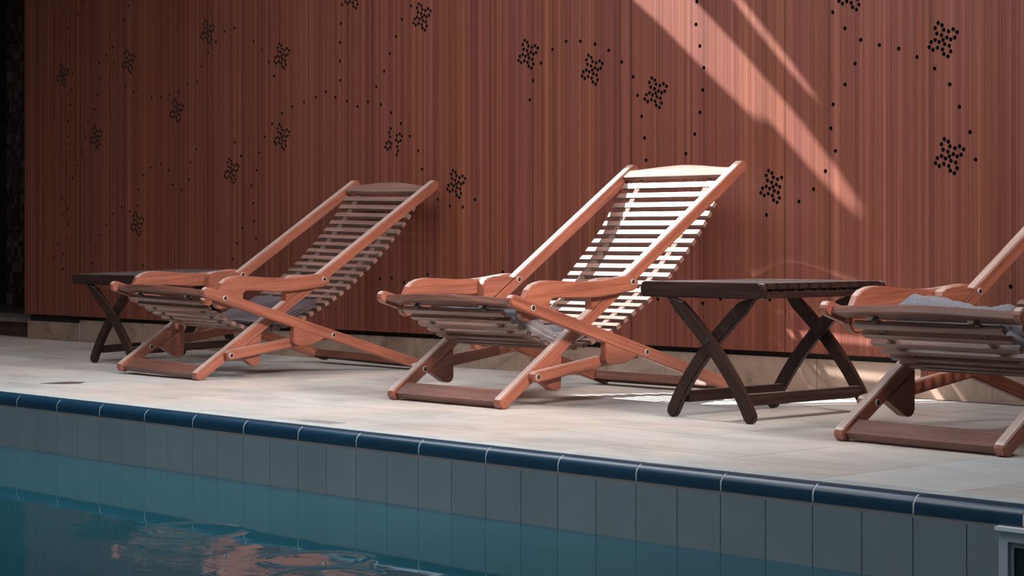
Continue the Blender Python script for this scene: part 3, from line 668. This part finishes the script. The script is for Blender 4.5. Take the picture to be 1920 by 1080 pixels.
# ------------------------------------------------------------------ folding slatted tables
def table(loc, rz, sz, label, rx=0.0):
    root = empty('folding_table', loc, rz, rx, 0, (1, 1, sz)); tag(root, label, 'table', 'dark folding slatted tables')
    HW, D, Z0, Z1 = 0.270, 0.655, 0.405, 0.457
    def rr(x0, x1, z0, z1, r, n=5):
        pts = []
        for cx, cz, a0 in ((x1 - r, z1 - r, 0), (x0 + r, z1 - r, 90), (x0 + r, z0 + r, 180), (x1 - r, z0 + r, 270)):
            for k in range(n + 1):
                a = math.radians(a0 + 90 * k / n); pts.append((cx + r * math.cos(a), cz + r * math.sin(a)))
        return pts
    for y0, y1 in ((0, 0.030), (D - 0.030, D)):
        link('end_rail', mesh_from(prism_bm(rr(-HW, HW, Z0, Z1, 0.021), y0, y1, plane='xz', off=0.003), 'end_rail', [M_TABLE, M_TABLE_SHEEN], top=0.8), root)
    for x in (-1, 1):
        a, b = sorted((x * (HW - 0.006), x * (HW - 0.034)))
        link('side_beam', mesh_from(box_bm(a, b, 0.031, D - 0.031, Z0 + 0.002, Z1 - 0.029, 0.003), 'side_beam', [M_TABLE, M_TABLE_SHEEN], top=0.8, axis=(0, 1, 0)), root)
        for i in range(11):
            y = 0.0525 + 0.0548 * i
            link('pin', mesh_from(box_bm(a + 0.010, b - 0.004, y + 0.012, y + 0.022, Z1 - 0.029, Z1 - 0.019), 'pin', M_TABLE), root)
    sm = mesh_from(box_bm(-HW + 0.004, HW - 0.004, 0, 0.038, -0.019, 0, 0.003), 'top_slat', [M_TABLE, M_TABLE_SHEEN], top=0.8)
    for i in range(11): link('top_slat', sm, root, (0, 0.0345 + 0.0548 * i, Z1 - random.uniform(0, 0.001)))
    c = 0.03
    def leg(sgn, y0, y1):
        K = 12; cen = []
        for k in range(K + 1):
            f = k / K; z = 0.404 - (0.404 - 0.023) * f
            x = -0.165 + 0.345 * f + 0.150 * f * (1 - f)                 # bowed
            cen.append((c + sgn * x, z))
        pts = []; L, R = [], []
        for k, p in enumerate(cen):
            a = cen[max(0, k - 1)]; b = cen[min(K, k + 1)]; d = Vector((b[0] - a[0], b[1] - a[1])).normalized()
            L.append((p[0] - d.y * 0.0225, p[1] + d.x * 0.0225)); R.append((p[0] + d.y * 0.0225, p[1] - d.x * 0.0225))
        d = Vector((cen[-1][0] - cen[-2][0], cen[-1][1] - cen[-2][1])).normalized(); a0 = math.atan2(d.y, d.x)
        cap = [(cen[-1][0] + 0.0225 * math.cos(a0 + math.pi / 2 - math.pi * k / 6), cen[-1][1] + 0.0225 * math.sin(a0 + math.pi / 2 - math.pi * k / 6)) for k in range(1, 6)]
        L[0] = (L[0][0], 0.404) ; R[0] = (R[0][0], 0.404)
        link('leg', mesh_from(prism_bm(L + cap + R[::-1], y0, y1, plane='xz', off=0.003), 'leg', [M_TABLE, M_TABLE_SHEEN], top=0.8, axis=(0.7, 0, -0.7)), root)
    leg(1, 0.002, 0.027); leg(1, D - 0.045, D - 0.020); leg(-1, 0.0275, 0.0525); leg(-1, 0.545, 0.570)
    link('crossbar', mesh_from(box_bm(c - 0.150, c - 0.122, 0.0525, 0.545, 0.052, 0.090, 0.003), 'crossbar', [M_TABLE, M_TABLE_SHEEN], top=0.8, axis=(0, 1, 0)), root)
    link('crossbar', mesh_from(box_bm(c + 0.140, c + 0.168, 0.027, D - 0.045, 0.056, 0.094, 0.003), 'crossbar', [M_TABLE, M_TABLE_SHEEN], top=0.8, axis=(0, 1, 0)), root)
    for y in (0.0015, 0.5445):
        o = link('bolt', DBOLT, root, (c, y, 0.262)); o.rotation_euler = (0, 0, -math.pi / 2)
    return root
table((-8.528, 5.224, 0.0), 0.05, 0.94, 'dark slatted folding table in shade behind the leftmost lounger', rx=0.028)
table((-4.575, 5.062, 0.0), 0.0, 1.0, 'dark slatted folding table between the sunlit lounger and the right-hand one')
